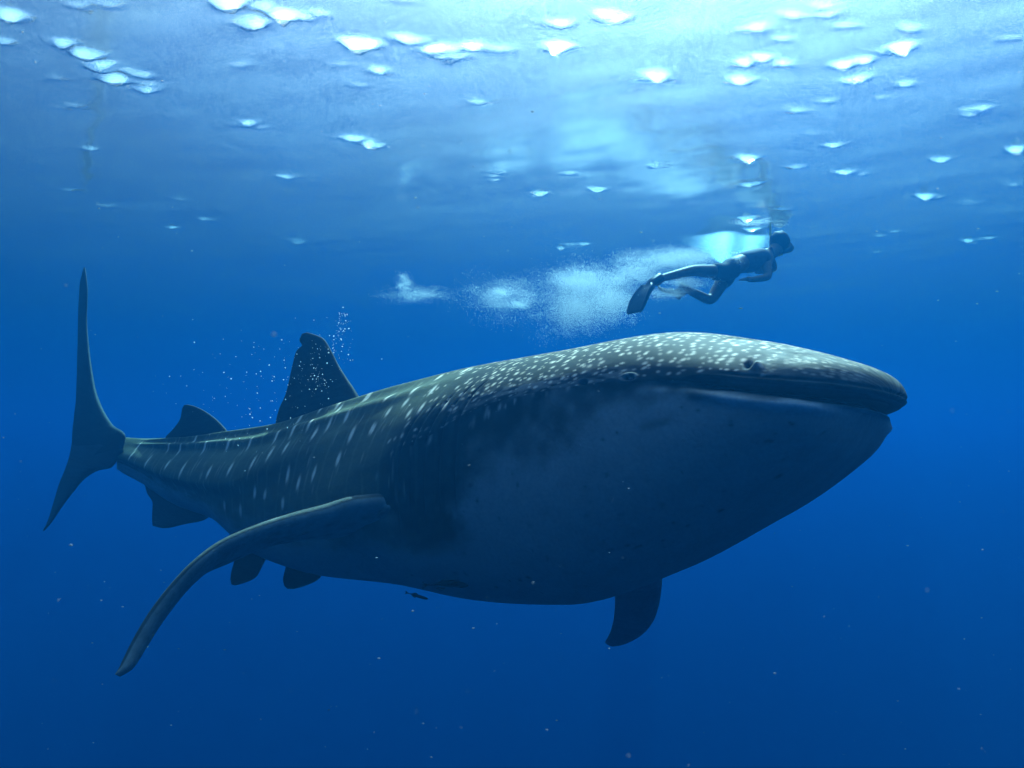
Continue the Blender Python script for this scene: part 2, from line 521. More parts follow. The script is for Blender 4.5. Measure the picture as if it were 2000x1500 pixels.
def add_spot(s0, th0, rs, rt, val, tilt=0.0):
    i0, i1 = np.searchsorted(k1, [s0 - 3*rs, s0 + 3*rs])
    if i1 <= i0: return
    dth = (Tg[i0:i1] - th0 + np.pi) % (2*np.pi) - np.pi
    a_ = Sg[i0:i1] - s0; b_ = dth * girth[i0:i1]
    d = ((a_ - tilt * b_) / rs) ** 2 + (b_ / rt) ** 2
    spotv[i0:i1] = np.maximum(spotv[i0:i1], val * np.exp(-d ** 1.6))


pr = np.random.default_rng(11)
for fs in (1, -1):                                   # head and shoulder, jittered rows, both flanks
    s0 = .34
    while s0 < 2.5:
        step = .041 + .012 * (s0 / 2.5)
        g0 = float(np.interp(s0, k1, girth[:, 0]))
        nrow = int(math.radians(95) * g0 / (step * 1.02))
        for q in range(nrow):
            f0 = 88 - q * math.degrees(step * 1.02 / g0) + pr.uniform(-2.0, 2.0)
            lo = float(np.interp(s0, [0, .6, 1.0, 1.5, 1.9, 2.3, 2.5], [12, 10, 2, -8, -24, -34, -20]))
            if f0 < lo or pr.random() < .10: continue
            if s0 > 1.7 and pr.random() < (s0 - 1.8) / .9: continue
            ss0 = s0 + pr.uniform(-.018, .018)
            dim = 1.0 if f0 > 8 else .6
            if s0 > 1.75 and f0 < 12: dim = .34
            r0 = pr.uniform(.0055, .0125)
            th0 = math.radians(f0 if fs > 0 else 180 - f0)
            add_spot(ss0, th0, r0, r0 * pr.uniform(.9, 1.6), dim * pr.uniform(.35, 1.0), fs * pr.uniform(-.5, .1))
        s0 += step
    for s0 in np.arange(.06, .36, .034):             # faint freckles on the snout
        for q in range(16):
            f0 = pr.uniform(14, 88)
            add_spot(s0 + pr.uniform(-.015, .015), math.radians(f0 if fs > 0 else 180 - f0), .009, .009, pr.uniform(.12, .45))
Z3 = [(1640,815),(1750,825),(1795,895),(1590,925),(1610,990),(1495,965),(1400,1000),(1450,1065),(1365,1105),(1250,1045),(1130,1050),(1000,1060),(1265,1155),(1140,1185),(1020,1205),(870,1195),(790,1165),(680,1145),(590,1110),(630,1060),(480,1080),(445,1020),(940,1035),(800,1048),(1940,965),(1820,990),(1745,1130),(1605,1215),(1520,1265),(1465,1225),(1335,1335),(1280,1325),(1200,1420),(1110,1395),(1435,1375),(1695,940),(1530,910),(1900,790),(1750,855),(860,1085)]
Z2 = [(425,790),(525,685),(700,535),(530,580),(395,585),(1030,410),(820,540),(740,655),(290,825),(205,990),(40,1085),(905,640),(660,690),(1240,350),(640,620),(860,455)]
flank_spots = [(50 + x/2.857, 500 + y/2.857, 1.0) for x, y in Z3] + [(600 + x/3.333, 600 + y/3.333, 1.0) for x, y in Z2]
for px, row, v_ in flank_spots:
    i_, j_ = skin_at(px, row)
    s0 = k1[i_]
    for th0 in (TH[j_], math.pi - TH[j_]):
        add_spot(s0, th0, .0125 + .004 * pr.random(), .038 * pr.uniform(.8, 1.25), v_)
for q in range(150):                                 # fainter streaks between them
    s0 = pr.uniform(2.2, 5.9); f0 = pr.uniform(-22, 80)
    for th0 in (math.radians(f0), math.radians(180 - f0)):
        add_spot(s0, th0, pr.uniform(.004, .008), pr.uniform(.02, .05), pr.uniform(.10, .32))
col = col * (1 - spotv[..., None]) + np.array([.70, .58, .47]) * spotv[..., None]
# specks and scars on the belly, dark eye, nostril, spiracle, gill and mouth linings
for q in range(90):
    s0 = pr.uniform(.1, 2.4); f0 = pr.uniform(-70, -6); r0 = pr.uniform(.003, .010)
    i0, i1 = np.searchsorted(k1, [s0 - .05, s0 + .05])
    d = ((Sg[i0:i1] - s0) / (r0 * pr.uniform(.8, 2.2))) ** 2 + ((Tg[i0:i1] - math.radians(f0)) * girth[i0:i1] / r0) ** 2
    col[i0:i1] *= (1 - pr.uniform(.3, .85) * np.exp(-d))[..., None]
col *= (1 - .95 * dark)[..., None]
col *= (1 - .5 * gill)[..., None]
col += (ring * .07)[..., None]
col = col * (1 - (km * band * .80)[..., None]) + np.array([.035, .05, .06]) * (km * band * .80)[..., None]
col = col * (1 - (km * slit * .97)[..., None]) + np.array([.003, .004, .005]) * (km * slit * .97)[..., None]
col = np.clip(col + (km * lowlip * .26 * (1 - sstep(.45, .62, Sg)))[..., None], 0, 1)

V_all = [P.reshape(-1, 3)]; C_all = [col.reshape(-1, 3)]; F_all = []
ii = np.arange(NS - 1)[:, None] * NT; jj = np.arange(NT)[None]; j2 = (jj + 1) % NT
F_all.append(np.stack([ii + jj, ii + j2, ii + NT + j2, ii + NT + jj], -1).reshape(-1, 4))
nv = NS * NT
# close the tail stalk's end
V_all.append(P[-1].mean(0)[None]); C_all.append(col[-1].mean(0)[None])
last = (NS - 1) * NT
cap = np.stack([last + jj[0], last + j2[0], np.full(NT, nv), np.full(NT, nv)], -1)
tris_extra = [(last + int(a_), last + int(b_), nv) for a_, b_ in zip(jj[0], j2[0])]
nv += 1


def resample(pts, n):
    pts = np.asarray(pts, float)
    d = np.concatenate([[0], np.cumsum(np.linalg.norm(np.diff(pts, axis=0), axis=1))])
    d /= d[-1]
    t = np.linspace(0, 1, n)
    r = np.stack([pch(t, d, pts[:, k]) for k in range(pts.shape[1])], -1)
    return r


def fin(lead, trail, thick, ctop, cbot, up, ns=60, nc=44, flare=0.0, spots=0, seed=1, ragged=0.0):
    """A blade lofted between a leading and a trailing edge (root first); joined to the body mesh."""
    global nv
    r = np.random.default_rng(seed)
    L = resample(lead, ns); T = resample(trail, ns)
    span = np.gradient((L + T) / 2, axis=0)
    ch = T - L
    n = np.cross(ch, span); n /= np.linalg.norm(n, axis=1, keepdims=True) + 1e-9
    if n[ns // 4] @ np.asarray(up) < 0: n = -n
    n[-1] = n[-2]
    tt = np.linspace(0, 1, ns)
    th = np.interp(tt, np.linspace(0, 1, len(thick)), thick)
    th = th + flare * np.exp(-tt / .10)
    th[-1] = 0.002
    ang = np.linspace(0, 2 * np.pi, nc, endpoint=False)
    u = 0.5 - 0.5 * np.cos(ang)
    prof = (np.abs(np.sin(ang)) ** .85) * (1.25 - 0.75 * u) * np.sign(np.sin(ang))
    cl = np.linalg.norm(ch, axis=1)
    V = L[:, None] + ch[:, None] * u[None, :, None] + n[:, None] * (prof[None, :, None] * np.minimum(th, cl * .5)[:, None, None])
    if ragged:
        V = V + ch[:, None] * (ragged * (u[None, :, None] > .8) * (r.random((ns, 1, 1)) - .5))
    w = (prof > 0)[None, :, None] * np.ones((ns, 1, 1))
    C = np.asarray(ctop) * w + np.asarray(cbot) * (1 - w)
    C = C * (0.8 + .4 * r.random((ns, 1, 1)) * .5 + .2 * r.random((ns, nc, 1)))
    for q in range(spots):
        a0, b0 = r.uniform(.02, .6), r.uniform(.1, .9)
        d = ((tt[:, None] - a0) / .02) ** 2 + ((u[None] - b0) / .05) ** 2
        C = C * (1 - .6 * np.exp(-d))[..., None] + np.array([.4, .4, .36]) * (.6 * np.exp(-d) * w[..., 0])[..., None]
    i_ = np.arange(ns - 1)[:, None] * nc; j_ = np.arange(nc)[None]; jn = (j_ + 1) % nc
    F = np.stack([i_ + j_, i_ + jn, i_ + nc + jn, i_ + nc + j_], -1).reshape(-1, 4) + nv
    V_all.append(V.reshape(-1, 3)); C_all.append(C.reshape(-1, 3)); F_all.append(F)
    nv += ns * nc


DK, DK2 = (.026, .036, .036), (.022, .03, .032)


def sag_plane(s, tilt=0.0):
    x, y, a = [float(v) for v in spine(np.array([s]))]
    ax = np.array([-math.cos(a), math.sin(a), 0.0])
    right = np.array([-math.sin(a), -math.cos(a), 0.0])
    upv = np.array([0, 0, 1.0]) + right * tilt
    n = np.cross(ax, upv); n /= np.linalg.norm(n)
    return np.array([x, y, CAM_Z + float(pch(np.array([s]), S_C, S_ZM)[0])]), n, right


def on_plane(pts, s, tilt=0.0):
    p0, n, _ = sag_plane(s, tilt)
    return [ray_plane(px, row, p0, n) for px, row in pts]


# first dorsal
lead = on_plane([(712, 800), (692, 762), (676, 738), (659, 710), (645, 682), (631, 661), (617, 654), (600, 649)], 3.05, -.05)
trail = on_plane([(535, 865), (539, 825), (545, 800), (558, 770), (565, 742), (571, 715), (579, 686), (590, 674), (585, 665), (590, 652)], 3.05, -.05)
fin(lead, trail, [.055, .045, .032, .022, .012], DK, DK, (-.6, -.8, 0), flare=.05, spots=0, seed=2)
# second dorsal
lead = on_plane([(456, 862), (440, 838), (421, 818), (393, 799), (376, 792), (366, 790)], 4.75)
trail = on_plane([(312, 880), (322, 856), (340, 836), (353, 815), (356, 798), (360, 791)], 4.75)
fin(lead, trail, [.035, .028, .018, .01], DK, DK, (-.6, -.8, 0), flare=.03, seed=3)
# anal fin
lead = on_plane([(420, 1000), (398, 1016), (360, 1024), (330, 1031), (318, 1032)], 4.75)
trail = on_plane([(280, 935), (287, 962), (298, 984), (297, 1010), (298, 1027)], 4.75)
fin(lead, trail, [.03, .022, .015, .008], (.05, .065, .065), (.05, .065, .065), (-.6, -.8, 0), flare=.02, seed=4)
# tail fin, seen nearly edge on, its two lobes
TA = np.array([-.66, .75, 0.0]); TR = np.array([-.75, -.66, 0.0]); TU = np.array([0, 0, 1.0]) - TR * .12
tn = np.cross(TA, TU); tn /= np.linalg.norm(tn)
tp = pix(205, 880, 7.62)
tailp = lambda pts: [ray_plane(px, row, tp, tn) for px, row in pts]
lead = tailp([(238, 876), (243, 854), (218, 829), (198, 797), (186, 766), (177, 717), (172, 675), (169, 622), (171, 570), (166, 521)])
trail = tailp([(150, 905), (141, 860), (143, 830), (147, 797), (150, 745), (151, 700), (152, 660), (153, 605), (155, 563), (163, 523)])
fin(lead, trail, [.045, .042, .034, .024, .016, .01], DK, DK, (-.6, -.8, 0), flare=.0, seed=5)
lead = tailp([(240, 880), (214, 914), (190, 919), (165, 934), (144, 958), (120, 990), (100, 1020), (86, 1037)])
trail = tailp([(143, 850), (136, 890), (126, 920), (116, 944), (108, 970), (102, 990), (93, 1018), (84, 1036)])
fin(lead, trail, [.045, .038, .026, .016, .008], (.05, .065, .07), (.05, .065, .07), (-.6, -.8, 0), flare=.0, seed=6)
# right pectoral: leading edge towards the camera, pale below
lp = [(705, 976, 4.63), (640, 995, 4.58), (580, 1010, 4.52), (500, 1034, 4.44), (440, 1060, 4.38), (385, 1100, 4.32), (335, 1152, 4.28), (295, 1204, 4.24), (262, 1258, 4.20), (236, 1304, 4.16), (224, 1317, 4.15)]
tp_ = [(640, 1051, 5.00), (600, 1053, 4.99), (545, 1060, 4.94), (490, 1078, 4.87), (440, 1101, 4.79), (394, 1122, 4.68), (358, 1156, 4.56), (332, 1190, 4.46), (306, 1228, 4.37), (282, 1268, 4.29), (256, 1308, 4.21), (234, 1322, 4.16)]
def skin_pt(px, row, push):
    i_, j_ = skin_at(px, row)
    return P[i_, j_] + N[i_, j_] * push


lp3 = [skin_pt(815, 992, -.14), skin_pt(785, 984, -.06), skin_pt(752, 972, -.01)] + [pix(*p) for p in lp]
tp3 = [skin_pt(705, 1020, -.14), skin_pt(690, 1036, -.05), skin_pt(668, 1046, -.01)] + [pix(*p) for p in tp_]
fin(lp3, tp3, [.035, .062, .060, .054, .046, .040, .036, .034, .030], (.065, .072, .060), (.22, .24, .22), (0, 0, 1), ns=90, nc=60, flare=.0, spots=34, seed=7)
# left pectoral, below the far side of the belly
lead = [pix(*p) for p in [(1285, 1060, 4.95), (1293, 1130, 5.2), (1289, 1172, 5.35), (1280, 1205, 5.45), (1263, 1231, 5.55), (1237, 1250, 5.65), (1211, 1260, 5.7), (1195, 1261, 5.75)]]
trail = [pix(*p) for p in [(1180, 1080, 5.3), (1200, 1150, 5.45), (1201, 1180, 5.5), (1199, 1205, 5.58), (1194, 1228, 5.65), (1187, 1245, 5.7), (1182, 1254, 5.75), (1188, 1260, 5.77)]]
fin(lead, trail, [.06, .045, .03, .02, .01], (.18, .22, .25), (.03, .04, .042), (0, -.5, -.8), flare=.03, seed=8)
# pelvic fins
lead = [pix(*p) for p in [(540, 1050, 6.02), (514, 1100, 5.98), (500, 1126, 5.96), (470, 1140, 5.97), (457, 1143, 5.98)]]
trail = [pix(*p) for p in [(480, 1040, 6.30), (462, 1080, 6.22), (455, 1105, 6.15), (450, 1130, 6.05), (452, 1141, 6.0)]]
fin(lead, trail, [.035, .025, .016, .008], DK2, (.12, .14, .15), (-.6, -.8, 0), flare=.02, seed=9)
lead = [pix(*p) for p in [(640, 1105, 5.85), (620, 1132, 5.86), (596, 1143, 5.9), (574, 1150, 5.95)]]
trail = [pix(*p) for p in [(560, 1100, 6.1), (553, 1130, 6.08), (556, 1145, 6.02), (562, 1150, 5.97)]]
fin(lead, trail, [.03, .02, .014, .006], DK2, (.12, .14, .15), (-.6, -.8, 0), flare=.02, seed=10)

skm, nt, b, out = mat_new("shark_skin")
at = nt.nodes.new("ShaderNodeAttribute"); at.attribute_name = "skin"
tc = nt.nodes.new("ShaderNodeTexCoord")
n1_ = nt.nodes.new("ShaderNodeTexNoise"); n1_.inputs["Scale"].default_value = 60; n1_.inputs["Detail"].default_value = 5
nt.links.new(tc.outputs["Object"], n1_.inputs["Vector"])
mrng = nt.nodes.new("ShaderNodeMapRange"); mrng.inputs[3].default_value = 0.75; mrng.inputs[4].default_value = 1.25
nt.links.new(n1_.outputs[0], mrng.inputs[0])
vm = nt.nodes.new("ShaderNodeVectorMath"); vm.operation = 'SCALE'
nt.links.new(at.outputs["Color"], vm.inputs[0]); nt.links.new(mrng.outputs[0], vm.inputs["Scale"])
nt.links.new(vm.outputs[0], b.inputs["Base Color"])
b.inputs["Roughness"].default_value = 0.7
b.inputs["Specular IOR Level"].default_value = 0.04
bpn = nt.nodes.new("ShaderNodeBump"); bpn.inputs["Strength"].default_value = 0.25; bpn.inputs["Distance"].default_value = 0.006
nt.links.new(n1_.outputs[0], bpn.inputs["Height"]); nt.links.new(bpn.outputs[0], b.inputs["Normal"])

ORG = np.array([float(spine(np.array([2.6]))[0][0]), float(spine(np.array([2.6]))[1][0]), CAM_Z - 0.85])
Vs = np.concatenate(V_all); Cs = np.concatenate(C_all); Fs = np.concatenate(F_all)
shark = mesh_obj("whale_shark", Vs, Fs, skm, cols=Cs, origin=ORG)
bmx = bmesh.new(); bmx.from_mesh(shark.data); bmx.verts.ensure_lookup_table()
for t_ in tris_extra:
    bmx.faces.new([bmx.verts[q] for q in t_]).smooth = True
bmesh.ops.recalc_face_normals(bmx, faces=bmx.faces)
bmx.to_mesh(shark.data); bmx.free()
tag(shark, "large grey whale shark with pale spots, wide mouth and pale belly", "shark")

eye_m, nt, b, out = mat_new("shark_eye")
b.inputs["Base Color"].default_value = (.008, .010, .012, 1); b.inputs["Roughness"].default_value = .12


def uv_sphere(r, seg=20, rings=12):
    bm = bmesh.new(); bmesh.ops.create_uvsphere(bm, u_segments=seg, v_segments=rings, radius=r)
    v = np.array([q.co[:] for q in bm.verts]); f = [[w.index for w in q.verts] for q in bm.faces]
    bm.free(); return v, f


ev, ef = uv_sphere(.021)
for mir in (False, True):
    th0 = math.pi - TH[j_e] if mir else TH[j_e]
    jm = int(np.argmin(np.abs((TH - th0 + np.pi) % (2*np.pi) - np.pi)))
    cpt = P[i_e, jm] - N[i_e, jm] * .004
    mesh_obj("eye", ev + cpt, ef, eye_m, parent=shark, origin=cpt)

# ------------------------------------------------------------------ remoras under the belly
rem_m = simple_mat("remora_skin", (.012, .014, .016), .5, .3, 40)


def make_remora(name, p0, p1, depth_mul=1.0, bend=0.0, label="", seed=0):
    """Slender fish from nose p0 to tail p1."""
    p0, p1 = np.asarray(p0), np.asarray(p1)
    Lr = np.linalg.norm(p1 - p0); ax = (p1 - p0) / Lr
    upv = np.array([0, 0, 1.0]) - ax * ax[2]; upv /= np.linalg.norm(upv)
    sd = np.cross(ax, upv)
    ss = np.linspace(0, 1, 28)
    hh = Lr * pch(ss, [0, .04, .2, .45, .7, .86, 1.0], [.012, .045, .075, .08, .05, .022, .018]) * depth_mul
    wh = hh * pch(ss, [0, .2, .6, 1], [1.15, .95, .6, .3])
    ct = p0 + ax * (ss * Lr)[:, None] + upv * (bend * Lr * np.sin(ss * math.pi))[:, None]
    an = np.linspace(0, 2*math.pi, 16, endpoint=False)
    V = ct[:, None] + upv * (np.sin(an)[None, :, None] * hh[:, None, None]) + sd * (np.cos(an)[None, :, None] * wh[:, None, None])
    V = V.reshape(-1, 3); f = []
    for i in range(27):
        for j in range(16):
            f.append((i*16 + j, i*16 + (j+1) % 16, (i+1)*16 + (j+1) % 16, (i+1)*16 + j))
    f.append(tuple(range(16))); f.append(tuple(27*16 + q for q in range(15, -1, -1)))
    body = mesh_obj(name, V, f, rem_m, origin=p0 + ax * Lr / 2)
    tag(body, label, "fish", "remoras under the shark")

    def blade(nm, pts, th=.003):
        pts = [ct[0] + ax * (a * Lr) + upv * (b * Lr) for a, b in pts]
        n = len(pts)
        v = [p + sd * th * Lr * 4 for p in pts] + [p - sd * th * Lr * 4 for p in pts]
        fc = [tuple(range(n)), tuple(range(2*n - 1, n - 1, -1))] + [(i, i + n, (i+1) % n + n, (i+1) % n) for i in range(n)]
        mesh_obj(nm, v, fc, rem_m, smooth=False, parent=body, origin=np.mean(pts, 0))
    blade("tail_fin", [(.95, .015), (1.09, .085), (1.06, .0), (1.09, -.085), (.95, -.015)])
    blade("dorsal_fin", [(.48, .06), (.60, .125), (.78, .05), (.70, .035)])
    blade("anal_fin", [(.52, -.06), (.62, -.12), (.78, -.05), (.70, -.035)])
    return body


i_r, j_r = skin_at(872, 1140)
yr = float(P[i_r, j_r, 1]) - .07
make_remora("remora", pix(914, 1144, yr - .03), pix(832, 1143, yr + .02), .95, .05, "larger dark remora held close against the shark's pale belly")
make_remora("remora", pix(836, 1170, yr - .1), pix(795, 1158, yr - .08), .85, 0.0, "small dark remora swimming free just below the shark's belly")

# ------------------------------------------------------------------ snorkeller at the surface
skin_m = simple_mat("human_skin", (.13, .075, .05), .55, .12, 25)
vest_m = simple_mat("vest_cloth", (.05, .06, .08), .8, .2, 30)
dark_m = simple_mat("dark_cloth", (.02, .022, .03), .8, .2, 30)
rub_m = simple_mat("fin_rubber", (.018, .022, .03), .45, .2, 30)
hair_m = simple_mat("dark_hair", (.012, .010, .009), .6, .3, 120, bump=.6)
glass_m, nt, b, out = mat_new("mask_glass")
b.inputs["Base Color"].default_value = (.75, .85, .9, 1); b.inputs["Roughness"].default_value = .08


def skin_mesh(name, chains, mat, parent=None, sub=2, origin=None):
    """chains: lists of (point, radius) or an int k (reuse vertex k of the list built so far)."""
    verts, rad, edges, roots = [], [], [], []
    for chn in chains:
        prev = None
        for it in chn:
            if isinstance(it, int): idx = it
            else:
                idx = len(verts); verts.append(np.asarray(it[0], float)); rad.append(it[1])
                if prev is None: roots.append(idx)
            if prev is not None: edges.append((prev, idx))
            prev = idx
    org = np.asarray(origin if origin is not None else verts[0])
    me = bpy.data.meshes.new(name + "_frame"); me.from_pydata([tuple(v - org) for v in verts], edges, [])
    o = bpy.data.objects.new(name, me); COL.objects.link(o)
    md = o.modifiers.new("skin", 'SKIN'); md.use_smooth_shade = True
    ms = o.modifiers.new("sub", 'SUBSURF'); ms.levels = sub; ms.render_levels = sub
    sv = me.skin_vertices[0].data
    for i, r in enumerate(rad):
        sv[i].radius = (r, r) if np.isscalar(r) else r
        sv[i].use_root = i in roots
    dg = bpy.context.evaluated_depsgraph_get()
    nm = bpy.data.meshes.new_from_object(o.evaluated_get(dg))
    o.modifiers.clear(); o.data = nm; bpy.data.meshes.remove(me)
    nm.name = name
    nm.materials.clear(); nm.materials.append(mat)
    nm.polygons.foreach_set("use_smooth", np.ones(len(nm.polygons), dtype=bool))
    o.location = tuple(org)
    if parent is not None:
        bpy.context.view_layer.update()
        o.parent = parent; o.matrix_parent_inverse = parent.matrix_world.inverted()
    return o


hip = pix(1418, 522, 8.50); waist = pix(1447, 514, 8.60); chest = pix(1480, 506, 8.72); neck = pix(1507, 497, 8.83)
head0 = pix(1518, 484, 8.90); head1 = pix(1529, 470, 8.95)
hR = pix(1420, 532, 8.42); kR = pix(1354, 528, 8.16); aR = pix(1292, 543, 7.93); tR = pix(1280, 556, 7.88)
hL = pix(1424, 528, 8.60); kL = pix(1388, 588, 8.42); aL = pix(1338, 563, 8.30); tL = pix(1330, 556, 8.36)
shR = pix(1496, 516, 8.62); elR = pix(1501, 541, 8.52); wrR = pix(1470, 546, 8.40); haR = pix(1458, 545, 8.37)
shL = pix(1500, 500, 8.95); elL = pix(1514, 526, 9.02); wrL = pix(1486, 530, 8.98); haL = pix(1473, 530, 8.96)
chains = [
    [(hip, (.125, .10)), (waist, (.125, .095)), (chest, (.155, .11)), (neck, .055), (head0, (.082, .082)), (head1, (.090, .088))],
    [0, (hR, .085), (kR, .056), (aR, .036), (tR, .034)],
    [0, (hL, .085), (kL, .056), (aL, .036), (tL, .034)],
    [2, (shR, .058), (elR, .042), (wrR, .028), (haR, (.036, .022))],
    [2, (shL, .058), (elL, .042), (wrL, .028), (haL, (.036, .022))],
]
for hb, wr_, sgn in ((haR, wrR, 1), (haL, wrL, -1)):
    d_ = (hb - wr_) / np.linalg.norm(hb - wr_)
    lat_ = np.cross(d_, [0, 0, 1.0]); lat_ /= np.linalg.norm(lat_)
    dn = np.cross(lat_, d_)
    for q, (of, ln) in enumerate(((-.028, .055), (-.010, .070), (.010, .075), (.027, .066))):
        b0 = hb + lat_ * of
        chains.append([(b0, .010), (b0 + d_ * ln * .6, .009), (b0 + d_ * ln + dn * -.015, .007)])
    b0 = wr_ + (hb - wr_) * .5 + lat_ * sgn * .025
    chains.append([(b0, .011), (b0 + d_ * .03 + lat_ * sgn * .025, .010), (b0 + d_ * .06 + lat_ * sgn * .03, .008)])
person = skin_mesh("person", chains, skin_m, origin=hip)
tag(person, "dark snorkeller with swim fins kicking along just under the surface ahead of white foam", "person")
skin_mesh("vest", [[(hip * .35 + waist * .65, (.142, .112)), (waist * .5 + chest * .5, (.158, .118)), (chest, (.176, .128)), (chest * .5 + neck * .5, (.12, .09))]], vest_m, person)
skin_mesh("shorts", [[(hip * .5 + waist * .5, (.14, .112)), (hip, (.142, .115)), (hR, .098), (hR * .5 + kR * .5, .090)], [1, (hL, .098), (hL * .5 + kL * .5, .090)]], dark_m, person)
hv, hf = uv_sphere(.104, 20, 14)
hd = (head1 - neck) / np.linalg.norm(head1 - neck)
fwd = np.array([.62, .55, -.55]); fwd /= np.linalg.norm(fwd)
hc = head0 * .4 + head1 * .6
hv2 = []
for v in hv:
    k = 1.0 + .05 * math.sin(v[0] * 90) * math.cos(v[2] * 70)
    p = v * k * np.array([1.0, 1.05, 1.12])
    if p @ fwd > .045: p = p - fwd * (p @ fwd - .045)
    hv2.append(p - fwd * .02)
mesh_obj("hair", np.array(hv2) + hc, hf, hair_m, parent=person, origin=hc)
# mask: rim and glass on the face, snorkel tube beside it
side_ = np.cross(fwd, hd); side_ /= np.linalg.norm(side_)
upf = np.cross(side_, fwd)
mc = hc + fwd * .095 + upf * .015


def ring_prism(rx_, ry_, d0, d1, n=24):
    v = []
    for d in (d0, d1):
        for q in range(n):
            a = 2*math.pi*q/n
            v.append(mc + side_ * rx_ * math.copysign(abs(math.cos(a))**.7, math.cos(a)) + upf * ry_ * math.copysign(abs(math.sin(a))**.7, math.sin(a)) + fwd * d)
    f = [tuple(range(n-1, -1, -1)), tuple(range(n, 2*n))] + [(q, (q+1) % n, n + (q+1) % n, n + q) for q in range(n)]
    return v, f


v, f = ring_prism(.085, .050, -.03, .022); mask = mesh_obj("diving_mask", v, f, rub_m, smooth=False, parent=person, origin=mc)
v, f = ring_prism(.072, .040, .020, .026); mesh_obj("glass", v, f, glass_m, smooth=False, parent=mask, origin=mc)
sp0 = mc - upf * .075 + fwd * .0
skin_mesh("snorkel", [[(sp0, .012), (sp0 - side_ * .07 - upf * .01, .013), (hc - side_ * .115 + fwd * .03, .013), (hc - side_ * .12 + np.array([0, 0, .14]), .013), (hc - side_ * .125 + np.array([0, 0, .24]), .014)]], simple_mat("snorkel_tube", (.55, .50, .12), .4), person)


def swim_fin(foot0, foot1, tip, wdir, wid):
    foot0, foot1, tip = map(np.asarray, (foot0, foot1, tip))
    wdir = np.asarray(wdir, float); ax = tip - foot0; ax /= np.linalg.norm(ax)
    wdir = wdir - ax * (wdir @ ax); wdir /= np.linalg.norm(wdir)
    n_ = np.cross(ax, wdir)
    nu, nvv = 22, 12
    Vt, Vb = [], []
    Lf = np.linalg.norm(tip - foot0)
    for i in range(nu):
        t = i / (nu - 1)
        w = wid * float(pch(np.array([t]), [0, .12, .3, .45, .8, .96, 1], [.42, .52, .50, .72, 1.0, .96, .80])[0]) * .5
        c = foot0 + ax * Lf * t + n_ * (.05 * math.sin(t * math.pi))
        thk = float(np.interp(t, [0, .25, .4, 1], [.045, .04, .012, .004]))
        for j in range(nvv):
            u = -1 + 2 * j / (nvv - 1)
            e = thk * (math.sqrt(max(0, 1 - u*u)) if t < .38 else (1.0 if abs(u) < .86 else 2.2)) + .001
            Vt.append(c + wdir * w * u + n_ * e); Vb.append(c + wdir * w * u - n_ * e)
    V = Vt + Vb; m_ = len(Vt); F = []
    for i in range(nu - 1):
        for j in range(nvv - 1):
            a = i*nvv + j
            F.append((a, a+1, a+nvv+1, a+nvv)); F.append((m_+a, m_+a+nvv, m_+a+nvv+1, m_+a+1))
        a = i*nvv; F.append((a, a+nvv, m_+a+nvv, m_+a)); a = i*nvv + nvv - 1; F.append((a, m_+a, m_+a+nvv, a+nvv))
    for j in range(nvv - 1):
        F.append((j, m_+j, m_+j+1, j+1)); a = (nu-1)*nvv + j; F.append((a, a+1, m_+a+1, m_+a))
    mesh_obj("swim_fin", V, F, rub_m, parent=person, origin=foot0)


swim_fin(pix(1291, 541, 7.93), None if False else tR, pix(1238, 611, 7.72), (.75, -.3, .45), .20)
swim_fin(pix(1340, 564, 8.30), tL, pix(1300, 566, 8.72), (.9, .3, -.35), .20)


# ------------------------------------------------------------------ foam, bubbles, drifting specks
def octa_cloud(name, pts, rad, mat, squash=None, tetra=False):
    pts = np.asarray(pts); rad = np.asarray(rad); n = len(pts)
    base = np.array([(1, 0, 0), (-1, 0, 0), (0, 1, 0), (0, -1, 0), (0, 0, 1), (0, 0, -1)], float)
    fb = np.array([(0, 2, 4), (2, 1, 4), (1, 3, 4), (3, 0, 4), (2, 0, 5), (1, 2, 5), (3, 1, 5), (0, 3, 5)])
    nb = 6
    if tetra:
        base = np.array([(1, 1, 1), (1, -1, -1), (-1, 1, -1), (-1, -1, 1)], float) * .8
        fb = np.array([(0, 1, 2), (0, 3, 1), (0, 2, 3), (1, 3, 2)]); nb = 4
    sc_ = np.ones((n, 1, 3)) if squash is None else squash[:, None, :]
    V = pts[:, None] + base[None] * rad[:, None, None] * sc_
    Fc = (fb[None] + nb * np.arange(n)[:, None, None]).reshape(-1, 3)
    return mesh_obj(name, V.reshape(-1, 3), Fc, mat, origin=pts.mean(0))


foam_m = bpy.data.materials.new("foam_white"); foam_m.use_nodes = True
nt = foam_m.node_tree; nt.nodes.clear()
out = nt.nodes.new("ShaderNodeOutputMaterial")
df = nt.nodes.new("ShaderNodeBsdfDiffuse"); df.inputs[0].default_value = (.98, .98, .98, 1)
tl = nt.nodes.new("ShaderNodeBsdfTranslucent"); tl.inputs[0].default_value = (.98, .98, .98, 1)
mx = nt.nodes.new("ShaderNodeMixShader"); mx.inputs[0].default_value = .7
nt.links.new(df.outputs[0], mx.inputs[1]); nt.links.new(tl.outputs[0], mx.inputs[2]); nt.links.new(mx.outputs[0], out.inputs[0])

fr_ = np.random.default_rng(33)
fp, frad = [], []


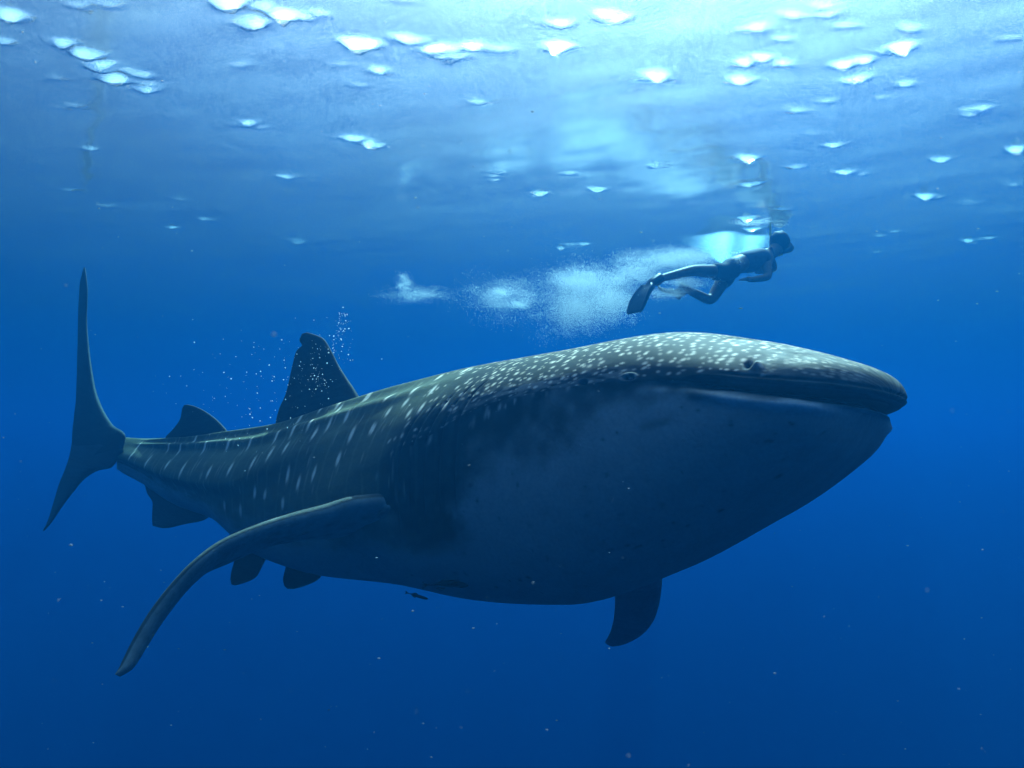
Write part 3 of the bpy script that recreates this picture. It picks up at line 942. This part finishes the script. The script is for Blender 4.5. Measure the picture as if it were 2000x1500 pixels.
def foam_blob(px, row, y, sx, sy, sz, n, r0=.0005, r1=.0019, ring=0.0, mul=9.0):
    n = int(n * mul)
    ncl = max(3, n // 140)
    cx = fr_.normal(0, 1, (ncl, 3)); cs = fr_.uniform(.18, .55, ncl)
    k = fr_.integers(0, ncl, n)
    g = cx[k] * .8 + fr_.normal(0, 1, (n, 3)) * cs[k][:, None]
    if ring:
        a = fr_.uniform(0, 2*math.pi, n); a = a + .9 * np.sin(a * 2 + 1.0) * .6 + fr_.normal(0, .15, n)
        g = np.stack([np.cos(a), np.sin(a), fr_.normal(0, .3, n)], -1) * (1 + ring * fr_.normal(0, 1, n))[:, None]
    p = pix(px + g[:, 0] * sx, row + g[:, 1] * sy, y + g[:, 2] * sz)
    p[:, 2] = np.minimum(p[:, 2], -.01)
    fp.append(p); frad.append(fr_.uniform(0, 1, n) ** 2.5 * (r1 - r0) + r0)


foam_blob(1150, 575, 8.3, 40, 30, .25, 5000)
foam_blob(1118, 600, 8.3, 26, 26, .18, 3200)
foam_blob(1200, 585, 8.2, 26, 20, .15, 3500)
foam_blob(1130, 545, 8.4, 40, 12, .18, 3000)
foam_blob(995, 582, 8.6, 40, 15, .2, 1500, ring=.30)
foam_blob(985, 575, 8.6, 40, 18, .2, 1800)
foam_blob(820, 575, 8.9, 38, 9, .2, 900)
foam_blob(790, 556, 8.9, 14, 12, .15, 450)
foam_blob(1240, 535, 8.2, 34, 16, .15, 3000)
foam_blob(1300, 508, 8.4, 48, 12, .15, 3800)
foam_blob(1350, 500, 8.5, 34, 10, .12, 2600)
foam_blob(1340, 552, 8.1, 24, 6, .10, 1200)
foam_blob(1300, 572, 8.1, 28, 6, .10, 800)
foam_blob(1425, 500, 8.34, 20, 8, .06, 300)
foam_blob(1470, 432, 8.6, 24, 3, .06, 500)
foam_blob(1150, 620, 8.3, 40, 22, .2, 700)
foam_blob(1050, 600, 8.5, 60, 26, .25, 700)
foam = octa_cloud("foam", np.concatenate(fp), np.concatenate(frad), foam_m, tetra=True)
tag(foam, "white foam and fine bubbles trailing behind the snorkeller's fins", "foam", kind="stuff")

# bubbles rising round the first dorsal fin
br = np.random.default_rng(5)
bp_, bs_ = [], []
for (px, row, sx, sy, n) in ((672, 632, 8, 16, 45), (662, 665, 10, 16, 30), (640, 690, 22, 26, 40), (600, 735, 28, 22, 45), (560, 760, 40, 45, 40), (470, 760, 90, 60, 60), (430, 745, 60, 40, 20), (620, 745, 14, 10, 30), (500, 850, 70, 30, 40)):
    p = pix(px + br.normal(0, sx, n), row + br.normal(0, sy, n), br.uniform(5.0, 5.5, n))
    bp_.append(p); bs_.append(br.uniform(0, 1, n) ** 3 * .0032 + .0010)
bubbles = octa_cloud("air_bubbles", np.concatenate(bp_), np.concatenate(bs_), foam_m)
tag(bubbles, "tiny silver air bubbles rising around the shark's dorsal fin", "bubbles", kind="stuff")

pt_m = simple_mat("plankton", (.18, .23, .26), .8, .2, 200)
n = 900
yy = np.where(br.random(n) < .15, br.uniform(.5, 1.3, n), br.uniform(1.3, 6.5, n))
pp = pix(br.uniform(-40, 2040, n), br.uniform(-20, 1520, n) ** 1.0, yy)
keep = (pp[:, 2] < -.15)
pp = pp[keep]; n = len(pp)
rr = (br.uniform(0, 1, n) ** 5 * .0030 + .0007) * np.clip(yy[keep] / 3, .35, 1.4)
sq = np.stack([br.uniform(1.0, 2.4, n), br.uniform(.6, 1.4, n), br.uniform(.4, .9, n)], -1)
specks = octa_cloud("plankton_specks", pp, rr, pt_m, sq)
tag(specks, "pale plankton specks drifting through the blue water", "plankton", kind="stuff")
